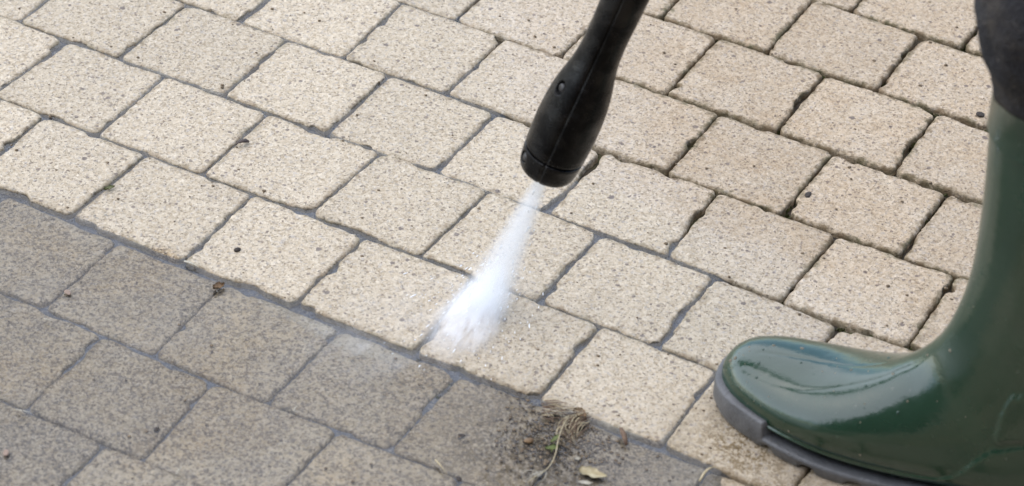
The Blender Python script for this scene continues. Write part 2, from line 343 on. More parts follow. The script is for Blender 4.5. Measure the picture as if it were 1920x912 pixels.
sky_murk = M.mr(M.noise(c, 14, 4, .6, .5), .3, .75, .02, .10)
body = M.n('ShaderNodeMixShader', ins={0: sky_murk, 1: tr, 2: df}).outputs[0]
wat = M.n('ShaderNodeMixShader', ins={0: fr, 1: body, 2: gl}).outputs[0]
water_mat = M.done(wat)
water = mesh('water', np.stack([X, Y, Z], -1), gridF(len(gx), len(gy))[:, ::-1], water_mat)
tag(water, kind='structure')

# ------------------------------------------------------------------ pressure washer lance
TIP = np.array([0.5014, -0.1034, 0.12]); TOP = np.array([0.0, 0, 0])
def unproj(px, py, z):
    d = CAM_R @ np.array([(px - 960) / 5342, -(py - 456) / 5342, -1.0]); return CAM_C + d * (z - CAM_C[2]) / d[2]
TIP = unproj(1019, 329, .120); AX = unproj(1171, 0, .270) - TIP; AX /= np.linalg.norm(AX)
back = CAM_C - TIP; back -= AX * back.dot(AX); back /= np.linalg.norm(back)      # the side of the lance that shows
TIP = TIP + AX * 17 / 2330.0; side = np.cross(AX, back); side /= np.linalg.norm(side)                          # across it
lance = tag(empty('pressure_washer_lance', TIP), 'black rubber sleeved pressure washer lance pointing down at the pavers, spraying water', 'pressure washer lance')
def to_local(P): return np.asarray(P) - TIP
U2 = 1 / 2330.0                                        # photograph pixels to metres at the lance
def prof(tab, n):
    tab = np.array(tab, float); s = np.linspace(tab[0, 0], tab[-1, 0], n)
    out = np.zeros(n)
    h = tab[:, 0]; y = tab[:, 1]; m = np.gradient(y, h)
    i = np.clip(np.searchsorted(h, s) - 1, 0, len(h) - 2); dx = h[i + 1] - h[i]; t = (s - h[i]) / dx
    out = (2 * t ** 3 - 3 * t ** 2 + 1) * y[i] + (t ** 3 - 2 * t ** 2 + t) * dx * m[i] + (-2 * t ** 3 + 3 * t ** 2) * y[i + 1] + (t ** 3 - t ** 2) * dx * m[i + 1]
    return s, out
def lathe(name, s, r, mat, parent, m=96, groove=None, closed=(True, True), dent=None):
    th = np.arange(m) / m * 2 * np.pi
    S, T = np.meshgrid(s, th, indexing='ij'); Rr = np.repeat(np.asarray(r)[:, None], m, 1)
    if groove is not None: Rr = Rr - groove(S, T)
    P = S[..., None] * AX + Rr[..., None] * (np.cos(T)[..., None] * back + np.sin(T)[..., None] * side)
    V = P.reshape(-1, 3); F = [tuple(f) for f in gridF(len(s), m, True)[:, ::-1]]
    if closed[0]: F.append(tuple(range(m)))
    if closed[1]: F.append(tuple(range((len(s) - 1) * m, len(s) * m))[::-1])
    return mesh(name, V, F, mat, parent)
M = Mat('black_rubber'); c = M.co()
f = M.noise(c, 900, 3); f2 = M.noise(c, 60, 3, .55, .3)
dust = M.mr(M.noise(c, 130, 4, .65, .5), .56, .72, 0, .7)    # patches of dried-on grime
spk = M.mr(M.noise(c, 700, 2), .69, .75, 0, .45)
colr = M.mix(dust, (.0016, .0016, .0018), (.014, .0145, .016)); colr = M.mix(spk, colr, (.10, .095, .09))
rubber = M.done(M.bsdf(Base_Color=colr, Roughness=M.mr(f2, .35, .7, .34, .17), Specular_IOR_Level=M.mr(f2, .42, .70, .14, .40), Normal=M.bump(f, .0005, .6)))
plastic = simple('grey_screw_plastic', (.012, .012, .013), (.03, .03, .032), 600, .3)
steel = Mat('stainless_steel'); steel = steel.done(steel.bsdf(Base_Color=(.55, .55, .56), Metallic=1.0, Roughness=.28))
brass = Mat('brass'); brass = brass.done(brass.bsdf(Base_Color=(.55, .40, .18), Metallic=1.0, Roughness=.35))
SEAM = math.radians(-4)
def seam(S, T):                                        # the moulding line down the sleeve
    d = np.abs((T - SEAM + np.pi) % (2 * np.pi) - np.pi)
    g = .0014 * np.exp(-(d * .022 / .0008) ** 2)
    for a, b, (rs, ra) in BOSS:                        # recessed screw holes
        q = ((S - a) / rs) ** 2 + (((T - b + np.pi) % (2 * np.pi) - np.pi) * .022 / ra) ** 2
        g = g + .0032 * sstep(1.25, .75, q)
    return g
BOSS = [(170 * U2, math.radians(-47), (.0052, .0040))]
s, r = prof([(37, 49.6), (38, 51.6), (39.5, 52.6), (46, 53.2), (70, 54.3), (100, 54.6), (135, 53), (165, 49.5), (190, 44.5), (215, 39.3), (245, 35.8), (275, 34.8), (335, 36.2), (420, 37), (560, 37)], 420)
sleeve = lathe('sleeve', s * U2, r * U2, rubber, lance, 200, seam)
BOSS = [(17 * U2, math.radians(-58), (.0042, .0036))]
s, r = prof([(-13, 30), (-11, 38), (-7, 44), (0, 48.0), (10, 50.2), (22, 51.4), (31, 52.0), (33, 51.4), (34, 49.5)], 90)
cap = lathe('nozzle_cap', s * U2, r * U2, rubber, lance, 200, seam)
lathe('ring_groove', np.array([33.0, 38.0]) * U2, np.array([48.6, 48.6]) * U2, rubber, lance, 64)
for nm, a, ang, rr in (('screw', 170, -47, 45.0), ('screw', 17, -58, 48.0)):
    p0 = AX * a * U2 + (back * math.cos(math.radians(ang)) + side * math.sin(math.radians(ang))) * rr * U2
    nrm = (back * math.cos(math.radians(ang)) + side * math.sin(math.radians(ang)))
    t1 = AX; t2 = np.cross(nrm, t1); V, F = [], []
    th = np.arange(20) / 20 * 2 * np.pi
    for rad, h in ((.0036, -.003), (.0035, -.0004), (.0030, .0004), (.0020, .0008), (.0008, .0009)):
        V += [p0 + rad * (np.cos(t) * t1 + np.sin(t) * t2) + nrm * h for t in th]
    F = [tuple(x) for x in gridF(5, 20, True)] + [tuple(range(80, 100))]
    mesh(nm, V, F, plastic, lance)
s = np.linspace(-16, -10, 5) * U2
lathe('nozzle', s, np.array([5, 7, 9, 9, 9]) * U2, brass, lance, 32)
s = np.linspace(555, 1500, 40) * U2
lathe('barrel', s, np.full(40, 17.5 * U2), steel, lance, 40)
s, r = prof([(1480, 30), (1500, 38), (1700, 40), (1720, 30)], 30)
lathe('hand_grip', s * U2, r * U2, rubber, lance, 48)

# ------------------------------------------------------------------ the spray
FOOT = unproj(898, 588, 0.0); D = FOOT - (TIP - AX * 13 * U2); JL = np.linalg.norm(D); D /= JL
jb = CAM_C - FOOT; jb -= D * jb.dot(D); jb /= np.linalg.norm(jb); js = np.cross(D, jb)
def spray_frame(name, mat, V, F, loc, axes):
    o = mesh(name, V, F, mat); m4 = Matrix.Identity(4)
    for i in range(3):
        for j in range(3): m4[i][j] = axes[j][i]
        m4[i][3] = loc[i]
    o.matrix_world = m4; return o
n, m = 24, 40
zz = np.linspace(0, JL + .004, n); R0, R1 = .0056, .0265
V = np.array([[(R0 + (R1 - R0) * z / JL) * math.cos(t), (R0 + (R1 - R0) * z / JL) * math.sin(t) * .8, z] for z in zz for t in np.arange(m) / m * 2 * np.pi])
F = [tuple(f) for f in gridF(n, m, True)] + [tuple(range(m))[::-1], tuple(range((n - 1) * m, n * m))]
M = Mat('spray'); c = M.co()
xyz = M.n('ShaderNodeSeparateXYZ', ins={0: c}).outputs
Rz = M.math('MULTIPLY_ADD', xyz[2], (R1 - R0) / JL, R0)
rx = M.math('DIVIDE', xyz[0], Rz); ry = M.math('DIVIDE', xyz[1], M.math('MULTIPLY', Rz, .8))
q = M.math('ADD', M.math('MULTIPLY', rx, rx), M.math('MULTIPLY', ry, ry))
fall = M.math('POWER', M.math('SUBTRACT', 1.0, q, clamp=True), 1.8)
ang = M.n('ShaderNodeCombineXYZ', ins={0: rx, 1: ry, 2: M.math('MULTIPLY', xyz[2], 9.0)}).outputs[0]
st = M.mr(M.noise(ang, 3.2, 3, .6), .25, .75, .85, 1.15)
thin = M.math('DIVIDE', R0 + .010, M.math('ADD', Rz, .004))
dens = M.math('MULTIPLY', M.math('MULTIPLY', fall, st), M.math('MULTIPLY', M.math('POWER', thin, 1.25), 125.0))
vol = M.n('ShaderNodeVolumePrincipled', ins={'Color': (.96, .98, 1.0, 1), 'Density': dens, 'Anisotropy': .1}).outputs[0]
spray_mat = M.done(vol, True)
jet = spray_frame('water_jet', spray_mat, V, F, FOOT - D * JL, (js, np.cross(D, js), D))
tag(jet, 'white cone of pressurised water spray between the black nozzle and the pavers', 'water spray')

# splash where it strikes: low mist flung forward over the setts
P0 = unproj(912, 552, 0.0); PE = unproj(838, 668, 0); ex = PE - P0; ex[2] = 0; SL = np.linalg.norm(ex); ex /= SL; ey = np.array([-ex[1], ex[0], 0])
hx, hy, hz = .064, .042, .013
V = []
for z in (0, 1):
    for t in np.arange(48) / 48 * 2 * np.pi: V.append((math.cos(t) * hx, math.sin(t) * hy, .0005 + z * hz))
F = [tuple(f) for f in gridF(2, 48, True)] + [tuple(range(48))[::-1], tuple(range(48, 96))]
M = Mat('splash_mist'); c = M.co()
xyz = M.n('ShaderNodeSeparateXYZ', ins={0: c}).outputs
u = M.math('DIVIDE', xyz[0], hx); v = M.math('DIVIDE', xyz[1], hy); hgt = M.math('DIVIDE', xyz[2], hz)
fan = M.math('ADD', .62, M.math('MULTIPLY', u, .30)); vf = M.math('DIVIDE', v, fan)
qq = M.math('ADD', M.math('MULTIPLY', u, u), M.math('MULTIPLY', vf, vf))
core = M.math('POWER', M.math('SUBTRACT', 1.0, qq, clamp=True), 1.5)
bias = M.mr(u, -.9, .9, 1.5, .22)
stc = M.n('ShaderNodeCombineXYZ', ins={0: M.math('MULTIPLY', u, 2.2), 1: M.math('MULTIPLY', M.math('DIVIDE', v, M.math('ADD', u, 1.6)), 11.0), 2: M.math('MULTIPLY', hgt, 1.5)}).outputs[0]
stk = M.math('POWER', M.mr(M.noise(stc, 1.6, 4, .62, .4), .28, .72, .05, 1.45), 1.6)
hf = M.math('POWER', M.math('SUBTRACT', 1.0, hgt, clamp=True), 1.6)
dens = M.math('MULTIPLY', M.math('MULTIPLY', M.math('MULTIPLY', core, bias), M.math('MULTIPLY', stk, hf)), 700.0)
splash_mat = M.done(M.n('ShaderNodeVolumePrincipled', ins={'Color': (.985, .99, 1.0, 1), 'Density': dens}).outputs[0], True)
splash = spray_frame('splash', splash_mat, V, F, P0 + ex * .027, (ex, ey, np.array([0, 0, 1.0])))
tag(splash, 'streaky white splash spreading over the pavers where the spray strikes', 'splash', kind='stuff')

hx2, hy2, hz2 = .115, .060, .012
V = []
for z in (0, 1):
    for t in np.arange(48) / 48 * 2 * np.pi: V.append((math.cos(t) * hx2, math.sin(t) * hy2, .0005 + z * hz2))
F = [tuple(f) for f in gridF(2, 48, True)] + [tuple(range(48))[::-1], tuple(range(48, 96))]
M = Mat('drift_mist'); c = M.co()
xyz = M.n('ShaderNodeSeparateXYZ', ins={0: c}).outputs
u = M.math('DIVIDE', xyz[0], hx2); v = M.math('DIVIDE', xyz[1], hy2)
core = M.math('POWER', M.math('SUBTRACT', 1.0, M.math('ADD', M.math('MULTIPLY', u, u), M.math('MULTIPLY', v, v)), clamp=True), 1.3)
stc = M.n('ShaderNodeCombineXYZ', ins={0: M.math('MULTIPLY', u, 1.6), 1: M.math('MULTIPLY', v, 3.2), 2: 0.0}).outputs[0]
stk = M.math('POWER', M.mr(M.noise(stc, 2.0, 4, .65, .8), .35, .72, 0, 1.3), 2.0)
hf = M.math('SUBTRACT', 1.0, M.math('DIVIDE', xyz[2], hz2), clamp=True)
mist_mat = M.done(M.n('ShaderNodeVolumePrincipled', ins={'Color': (.985, .99, 1.0, 1), 'Density': M.math('MULTIPLY', M.math('MULTIPLY', M.math('MULTIPLY', core, stk), hf), 46.0)}).outputs[0], True)
m1 = unproj(800, 612, 0); m2 = unproj(660, 668, 0); mx = m2 - m1; mx[2] = 0; mx /= np.linalg.norm(mx)
tag(spray_frame('mist', mist_mat, V, F, m1, (mx, np.array([-mx[1], mx[0], 0]), np.array([0, 0, 1.0]))), 'faint mist drifting left over the setts from the splash', 'mist', kind='stuff')

# flying droplets round the spray (uncountable)
V, F = [], []; base = bmesh.new(); bmesh.ops.create_icosphere(base, subdivisions=1, radius=1.0)
bv = np.array([v.co[:] for v in base.verts]); bf = [tuple(v.index for v in f.verts) for f in base.faces]; base.free()
for i in range(330):
    a = rng.random()
    if i < 70:
        z = a ** .6 * JL; rr = (R0 + (R1 - R0) * z / JL) * (.3 + .6 * rng.random()); t = rng.random() * 6.283
        p = FOOT - D * JL + D * z + js * rr * math.cos(t) + jb * rr * math.sin(t); dirn = D; ln = 3 + 5 * rng.random()
    else:
        u = rng.beta(1.3, 2.6) * .15 - .03; vv = (rng.normal() * .016) * (1 + u * 9)
        p = P0 + ex * u + ey * vv; p[2] = abs(rng.normal()) * .008 * max(0, 1 - u * 3) + .0015
        dirn = ex + ey * vv / .12 + np.array([0, 0, .15]); dirn /= np.linalg.norm(dirn); ln = 2 + 6 * rng.random()
    sz = .00022 + .00035 * rng.random() ** 3
    a1 = np.cross(dirn, [0.3, .2, 1]); a1 /= np.linalg.norm(a1); a2 = np.cross(dirn, a1); o = len(V)
    V += [p + sz * (b[0] * ln * dirn + b[1] * a1 + b[2] * a2) for b in bv]; F += [tuple(x + o for x in f) for f in bf]
M = Mat('droplets'); drop_mat = M.done(M.bsdf(Base_Color=(.90, .93, .96), Roughness=.3, Specular_IOR_Level=.5))
tag(mesh('droplets', V, F, drop_mat), 'fine water droplets flying off the white spray', 'droplets', kind='stuff')

# ------------------------------------------------------------------ person: a leg in work trousers standing in a rubber boot
HX, HY, ROT = .971, -.080, math.radians(9)
person = tag(empty('person', (HX, HY, 0)), 'person in dark dirty work trousers and glossy green wellington boot standing on the pavers', 'person')
def to_leg(x, y, z):                                   # boot space (x to the toe, y to the far side) to the leg's own axes
    c_, s_ = math.cos(ROT), math.sin(ROT); return np.stack([-c_ * x + s_ * y, -s_ * x + c_ * y, z], -1)
RAW = [(.3185, .031, .3190, .024, .013, .024, 2, 2), (.315, .039, .3170, .018, .006, .033, 2, 2.6), (.306, .046, .311, .013, -.005, .041, 2, 3),
       (.290, .051, .296, .011, -.019, .046, 2, 3), (.268, .0545, .270, .010, -.033, .0485, 2, 3), (.245, .058, .240, .010, -.0445, .049, 2, 3),
       (.224, .064, .205, .010, -.053, .047, 2, 3), (.205, .0725, .165, .010, -.056, .045, 2, 3), (.189, .083, .120, .010, -.054, .043, 2, 3),
       (.174, .098, .075, .011, -.049, .042, 2, 3), (.1615, .120, .030, .013, -.0445, .0405, 2.1, 2.6), (.154, .150, .006, .036, -.043, .0405, 2.1, 2.2),
       (.150, .185, .006, .080, -.044, .043, 2.1, 2.1), (.150, .220, .010, .125, -.047, .046, 2, 2), (.152, .260, .014, .180, -.050, .050, 2, 2),
       (.155, .300, .017, .24, -.053, .053, 2, 2), (.158, .350, .020, .32, -.056, .056, 2, 2), (.160, .385, .022, .37, -.058, .058, 2, 2)]
def catmull(A, n, closed=False):
    A = np.array(A, float); out = []; N = len(A)
    g = (lambda i: A[i % N]) if closed else (lambda i: A[min(max(i, 0), N - 1)])
    for i in range(N if closed else N - 1):
        p0, p1, p2, p3 = g(i - 1), g(i), g(i + 1), g(i + 2)
        for t in np.arange(n) / n:
            out.append(.5 * (2 * p1 + (p2 - p0) * t + (2 * p0 - 5 * p1 + 4 * p2 - p3) * t * t + (3 * p1 - p0 - 3 * p2 + p3) * t ** 3))
    if not closed: out.append(A[-1])
    return np.array(out)
m = 360
L = catmull(RAW, 15)
th = np.arange(m) / m * 2 * np.pi
P = []
for Fx, Fz, Bx, Bz, ny, fy, na, nb in L:
    c_, s_ = np.cos(th), np.sin(th); e = np.where(c_ > 0, na, nb)
    cc = np.sign(c_) * np.abs(c_) ** (2 / e); ss = np.sign(s_) * np.abs(s_) ** (2 / e)
    P.append(np.stack([(Fx + Bx) / 2 + (Fx - Bx) / 2 * cc, (ny + fy) / 2 + (fy - ny) / 2 * ss, (Fz + Bz) / 2 + (Fz - Bz) / 2 * cc], 1))
P = np.array(P)
du = np.gradient(P, axis=0); dv = (np.roll(P, -1, 1) - np.roll(P, 1, 1))
Nn = np.cross(du, dv); Nn /= np.linalg.norm(Nn, axis=2, keepdims=True) + 1e-12
cen = P.mean(1, keepdims=True)
if ((P - cen) * Nn).sum() < 0: Nn = -Nn
x, y, z = P[..., 0], P[..., 1], P[..., 2]
fox = np.interp(x, [0, .078, .0985, .104, .112, .119, .130, .152, .20, .33], [.076, .0675, .0575, .052, .040, .031, .0255, .0228, .0215, .021])
d = .0020 * sstep(.0007, -.0007, z - fox) * (z > .004)                                  # raised foxing round the foot
sx = np.interp(z, [.060, .066, .070, .0877, .103, .107, .110], [.091, .0965, .0985, .0982, .0955, .0935, .086])
slo = np.interp(x, [0, .078, .098], [.086, .0725, .0655])
ins = np.minimum(np.minimum(sx - x, z - slo), .1105 - z)
d = d + .0021 * sstep(-.0006, .0006, ins) * (x > -.01)                                 # ankle shield
def polyd(px, py, pts):
    best = np.full(px.shape, 9.0)
    for (ax, ay), (bx, by) in zip(pts[:-1], pts[1:]):
        vx, vy = bx - ax, by - ay; t = np.clip(((px - ax) * vx + (py - ay) * vy) / (vx * vx + vy * vy), 0, 1)
        best = np.minimum(best, np.hypot(px - ax - t * vx, py - ay - t * vy))
    return best
topm = (Nn[..., 2] > .1)
CR = [[(.290, .0056), (.268, .0046), (.2535, .0043), (.2369, .002), (.219, -.0019), (.205, -.0035), (.1967, -.0038)],
      [(.2934, -.0097), (.2802, -.0164), (.2654, -.0224), (.2416, -.0277), (.228, -.0277), (.2129, -.0258), (.193, -.0229), (.1792, -.0191), (.1655, -.0185)]]
for pts in CR: d = d - .00028 * np.exp(-(polyd(x, y, pts) / .0018) ** 2) * topm
d = d + .0012 * fbm(x * 9 + 5, y * 9, z * 9, 70, 2) * sstep(.30, .10, x) * sstep(.03, .12, z)
P = P + Nn * d[..., None]
P = to_leg(P[..., 0], P[..., 1], P[..., 2])
V = P.reshape(-1, 3); F = [tuple(f) for f in gridF(len(P), m, True)]
n0 = len(V); V = np.vstack([V, P[0].mean(0)[None]]); F += [(n0, j, (j + 1) % m) for j in range(m)]
# turned-in rim and an inner lining so the top has thickness
rim = P[-1]; inn = rim + (rim.mean(0) - rim) * .05; low = inn + np.array([0, 0, -.08]); n1 = len(V)
V = np.vstack([V, inn, low]); k = (len(P) - 1) * m
F += [(k + (j + 1) % m, k + j, n1 + j, n1 + (j + 1) % m) for j in range(m)] + [(n1 + (j + 1) % m, n1 + j, n1 + m + j, n1 + m + (j + 1) % m) for j in range(m)]
M = Mat('green_rubber'); c = M.co()
f = M.noise(c, 14, 4, .6); f2 = M.noise(c, 420, 2); f3 = M.noise(c, 70, 3, .6)
colr = M.mix(M.mr(f, .35, .65), (.009, .034, .018), (.013, .043, .024))
spk = M.mr(M.noise(c, 240, 2), .70, .75, 0, .35); colr = M.mix(spk, colr, (.10, .11, .09))
film = M.mr(M.noise(c, 6, 3, .6), .45, .7, 0, .10); colr = M.mix(film, colr, (.05, .07, .055))
hh = M.math('ADD', M.math('MULTIPLY', f2, .22), f3)
boot_mat = M.done(M.bsdf(Base_Color=colr, Roughness=M.mr(f3, .3, .7, .13, .22), IOR=1.68, Normal=M.bump(hh, .0007, .5)))
boot = mesh('rubber_boot', V, F, boot_mat, person)
boot['label'] = 'glossy wet green rubber boot with grey sole'
OUT = [(.3215, .018), (.318, .005), (.312, -.0065), (.297, -.0205), (.270, -.0345), (.240, -.0465), (.205, -.0545), (.165, -.0555), (.12, -.0515), (.075, -.0465), (.035, -.044), (.010, -.034), (-.005, -.013),
       (-.005, .011), (.010, .032), (.035, .041), (.075, .040), (.12, .039), (.165, .042), (.205, .047), (.240, .0505), (.27, .050), (.297, .0475), (.312, .0425), (.318, .036), (.3215, .027)]
O = catmull(OUT, 40, True); n = len(O)
T = np.roll(O, -1, 0) - np.roll(O, 1, 0); T /= np.linalg.norm(T, axis=1)[:, None]; NO = np.stack([T[:, 1], -T[:, 0]], 1)
if ((O - O.mean(0)) * NO).sum() < 0: NO = -NO
ox = O[:, 0]
top = .0122 + .0130 * sstep(.2575, .2592, ox) + .004 * sstep(.10, .06, ox)
lug = .0042 * sstep(.0, .9, np.sin(ox * 2 * np.pi / .036 + 1.0)) * sstep(.262, .255, ox) + .0045 * sstep(.285, .325, ox)
loops = []
for off, zz in ((-.016, np.full(n, .006)), (-.006, lug), (-.0012, lug + .0008), (.0002, lug + .003), (.0014, np.maximum(lug + .004, .009)), (.0016, top - .0022), (.0010, top - .0006), (-.0004, top), (-.006, top), (-.03 * 0 - .012, top - .002)):
    q = O + NO * off; loops.append(to_leg(q[:, 0], q[:, 1], zz))
V = np.concatenate(loops); F = [tuple(f) for f in gridF(len(loops), n, True)] + [tuple(range(n))[::-1]]
M = Mat('grey_sole_rubber'); c = M.co(); f = M.noise(c, 40, 4, .6); f2 = M.noise(c, 500, 2)
colr = M.mix(M.mr(f, .35, .65), (.075, .078, .082), (.12, .123, .128)); colr = M.mix(M.mr(f2, .62, .72, 0, .6), colr, (.06, .055, .045))
sole_mat = M.done(M.bsdf(Base_Color=colr, Roughness=.45, Normal=M.bump(f2, .0006)))
mesh('sole', V, F, sole_mat, boot)

# water beads and mud specks stuck to the rubber
drop = Mat('water_bead'); drop = drop.done(drop.bsdf(Base_Color=(.02, .05, .035), Roughness=.04, IOR=1.5))
V, F = [], []; base = bmesh.new(); bmesh.ops.create_icosphere(base, subdivisions=2, radius=1.0); bv = np.array([v.co[:] for v in base.verts]); bf = [tuple(v.index for v in f.verts) for f in base.faces]; base.free()
NW = to_leg(Nn[..., 0], Nn[..., 1], Nn[..., 2]); NW /= np.linalg.norm(NW, axis=2, keepdims=True)
for i in range(150):
    a, b_ = int(rng.integers(20, len(P) - 40)), int(rng.integers(0, 360)); s_ = .0004 + .0010 * rng.random() ** 3; o = len(V)
    if P[a, b_, 2] < .03: continue
    q = bv * s_; nw = NW[a, b_]; q = q - nw * (q @ nw)[:, None] * .5
    V += list(P[a, b_] + q); F += [tuple(v + o for v in f) for f in bf]
tag(mesh('water_beads', V, F, drop, boot), kind='stuff')
V, F = [], []
for i in range(170):
    a, b_ = int(20 + (len(P) - 60) * rng.random() ** 1.6), int(rng.integers(0, 360)); s_ = .0004 + .0011 * rng.random() ** 4; o = len(V)
    if P[a, b_, 2] < .022: continue
    q = bv * s_ * (1 + .4 * rng.random(3)); nw = NW[a, b_]; q = q - nw * (q @ nw)[:, None] * .7
    V += list(P[a, b_] + q); F += [tuple(v + o for v in f) for f in bf]
tag(mesh('mud_specks', V, F, simple('mud_speck', (.10, .085, .06), (.22, .19, .14), 400, .8), boot), kind='stuff')

# trouser leg over the boot top
nz, m = 150, 160
zs = np.linspace(.342, .86, nz); th = np.arange(m) / m * 2 * np.pi
Z, T = np.meshgrid(zs, th, indexing='ij')
cx = np.interp(Z, [.318, .40, .52, .86], [.088, .092, .098, .060]); cy = np.interp(Z, [.318, .86], [0.0, -.012])
R = np.interp(Z, [.342, .355, .375, .40, .43, .46, .52, .60, .86], [.0685, .071, .077, .0835, .079, .076, .082, .086, .098])
wr = .0055 * fbm(np.cos(T) * 2.1 + Z * 3, np.sin(T) * 2.1, Z * 22, 80, 3) + .0045 * vnoise(np.cos(T) * 1.6, np.sin(T) * 1.6 + 3, Z * 34 + np.sin(T * 2) * .8, 83)
R = R + wr * sstep(.342, .38, Z) + .0012 * vnoise(np.cos(T) * 7, np.sin(T) * 7, Z * 90, 85)
hem = .006 * np.sin(T + .6) + .004 * vnoise(np.cos(T) * 2, np.sin(T) * 2, 4, 88)
Zh = Z + hem * sstep(.42, .318, Z)
Px, Py = cx + R * np.cos(T), cy + R * np.sin(T) * .96
V = to_leg(Px, Py, Zh).reshape(-1, 3); F = [tuple(f) for f in gridF(nz, m, True)]
lo = V[:m].copy(); ci = lo.mean(0); inr = lo + (ci - lo) * .035; inr2 = inr + np.array([0, 0, .05]); b = len(V)
V = np.vstack([V, inr, inr2]); F += [(b + j, b + (j + 1) % m, (j + 1) % m, j) for j in range(m)] + [(b + m + j, b + m + (j + 1) % m, b + (j + 1) % m, b + j) for j in range(m)]
F.append(tuple(range((nz - 1) * m, nz * m)))
M = Mat('work_trouser_cloth'); c = M.co()
f = M.noise(c, 18, 5, .65, .6); f2 = M.noise(c, 130, 4, .65); f3 = M.noise(c, 700, 2)
colr = M.mix(M.mr(f3, .3, .7), (.014, .0145, .017), (.055, .056, .062))
colr = M.mix(M.math('MULTIPLY', M.mr(f, .44, .60, 0, 1), M.mr(f2, .35, .65, .15, .8)), colr, (.082, .073, .062))
colr = M.mix(M.mr(M.noise(c, 300, 2), .68, .74, 0, .6), colr, (.20, .18, .16))
cloth = M.done(M.bsdf(Base_Color=colr, Roughness=.95, Specular_IOR_Level=.15, Normal=M.bump(M.math('ADD', f2, M.math('MULTIPLY', f3, 1.0)), .0024)))
tr_ = mesh('trouser_leg', V, F, cloth, person); tr_['label'] = 'dark grey work trouser leg stained with brown dirt'

# ------------------------------------------------------------------ loose things on the setts
def ground_at(px, py, z=0.0): return unproj(px, py, z)
straw = simple('dry_straw', (.34, .27, .15), (.50, .43, .28), 200, .6)
straw_pale = simple('pale_straw', (.34, .31, .24), (.46, .43, .35), 200, .6)
root_brown = simple('brown_root', (.085, .05, .03), (.19, .12, .07), 200, .7)
leaf_green = simple('leaf_green', (.07, .10, .02), (.13, .16, .035), 120, .5)
leaf_olive = simple('leaf_olive', (.08, .09, .03), (.15, .16, .06), 120, .6)
leaf_brown = simple('leaf_brown', (.10, .055, .02), (.20, .12, .05), 120, .55)
stone_dark = simple('dark_stone', (.04, .034, .03), (.09, .078, .07), 500, .9, .001, Specular_IOR_Level=.15)
stone_red = simple('reddish_stone', (.24, .17, .125), (.30, .22, .17), 500, .7, .001)
leaf_yellow = simple('leaf_yellow', (.26, .20, .09), (.50, .44, .28), 160, .55)
def blade(name, px0, px1, mat, parent=None, r=.0007, h=.003, side=.0, z0=.0015, z1=.0015, n=14):
    p0, p1 = unproj(*px0, z0), unproj(*px1, z1)
    P = bend(p0, p1, n, h, side); t = np.linspace(0, 1, n)
    if parent: P = P - np.array(parent.location)
    return tube(name, P, r * (1 - .75 * t ** 2) * (.6 + .4 * np.sin(np.pi * np.clip(t * 1.2 + .1, 0, 1))), mat, parent, 6, .45)
def pebble(name, px, size, mat, label, cat='pebble', sq=(1, .75, .55), seed=0, z=0.0):
    b = bmesh.new(); bmesh.ops.create_icosphere(b, subdivisions=3, radius=1); v = np.array([q.co[:] for q in b.verts]); f = [tuple(q.index for q in g.verts) for g in b.faces]; b.free()
    k = 1 + .28 * fbm(v[:, 0] * 1.3 + seed, v[:, 1] * 1.3, v[:, 2] * 1.3, 90 + seed, 3)
    v = v * k[:, None] * np.array(sq) * size; a = seed * 1.3; v = v @ np.array([[math.cos(a), math.sin(a), 0], [-math.sin(a), math.cos(a), 0], [0, 0, 1]])
    o = mesh(name, v, f, mat); p = unproj(*px, z); o.location = (p[0], p[1], z + size * sq[2] * .55); return tag(o, label, cat)
def leaf(name, px, length, width, ang, mat, label, curl=.3, z=.001, cat='leaf', parent=None, tilt=0.0):
    nu, nv_ = 15, 7; u = np.linspace(0, 1, nu)[:, None]; v = np.linspace(-1, 1, nv_)[None]
    wv = np.sin(np.pi * u ** .8) ** .8 * width * (1 + .38 * vnoise(u * 9, v * 2, ang, 93))
    X_, Y_ = (u - .5) * length + 0 * v, wv * v; Z_ = curl * width * v ** 2 + curl * length * .35 * (u - .5) ** 2 + .0006 * vnoise(u * 7, v * 3, ang, 95) + tilt * u
    ca, sa = math.cos(ang), math.sin(ang); Vt = np.stack([X_ * ca - Y_ * sa, X_ * sa + Y_ * ca, Z_], -1).reshape(-1, 3); Vb = Vt - np.array([0, 0, .0003])
    p = unproj(*px, z); N_ = nu * nv_; F = [tuple(q) for q in gridF(nu, nv_)] + [tuple(q)[::-1] for q in gridF(nu, nv_, False, N_)]
    br = list(range(nv_)) + [i * nv_ + nv_ - 1 for i in range(1, nu)] + [(nu - 1) * nv_ + j for j in range(nv_ - 2, -1, -1)] + [i * nv_ for i in range(nu - 2, 0, -1)]
    F += [(a, b_, b_ + N_, a + N_) for a, b_ in zip(br, br[1:] + br[:1])]
    o = mesh(name, np.vstack([Vt, Vb]), F, mat, parent); o.location = p - (np.array(parent.location) if parent else 0)
    return o if parent else tag(o, label, cat)
def clump(name, px, label, cat='grass clump'): return tag(empty(name, tuple(unproj(*px, 0.0))), label, cat)

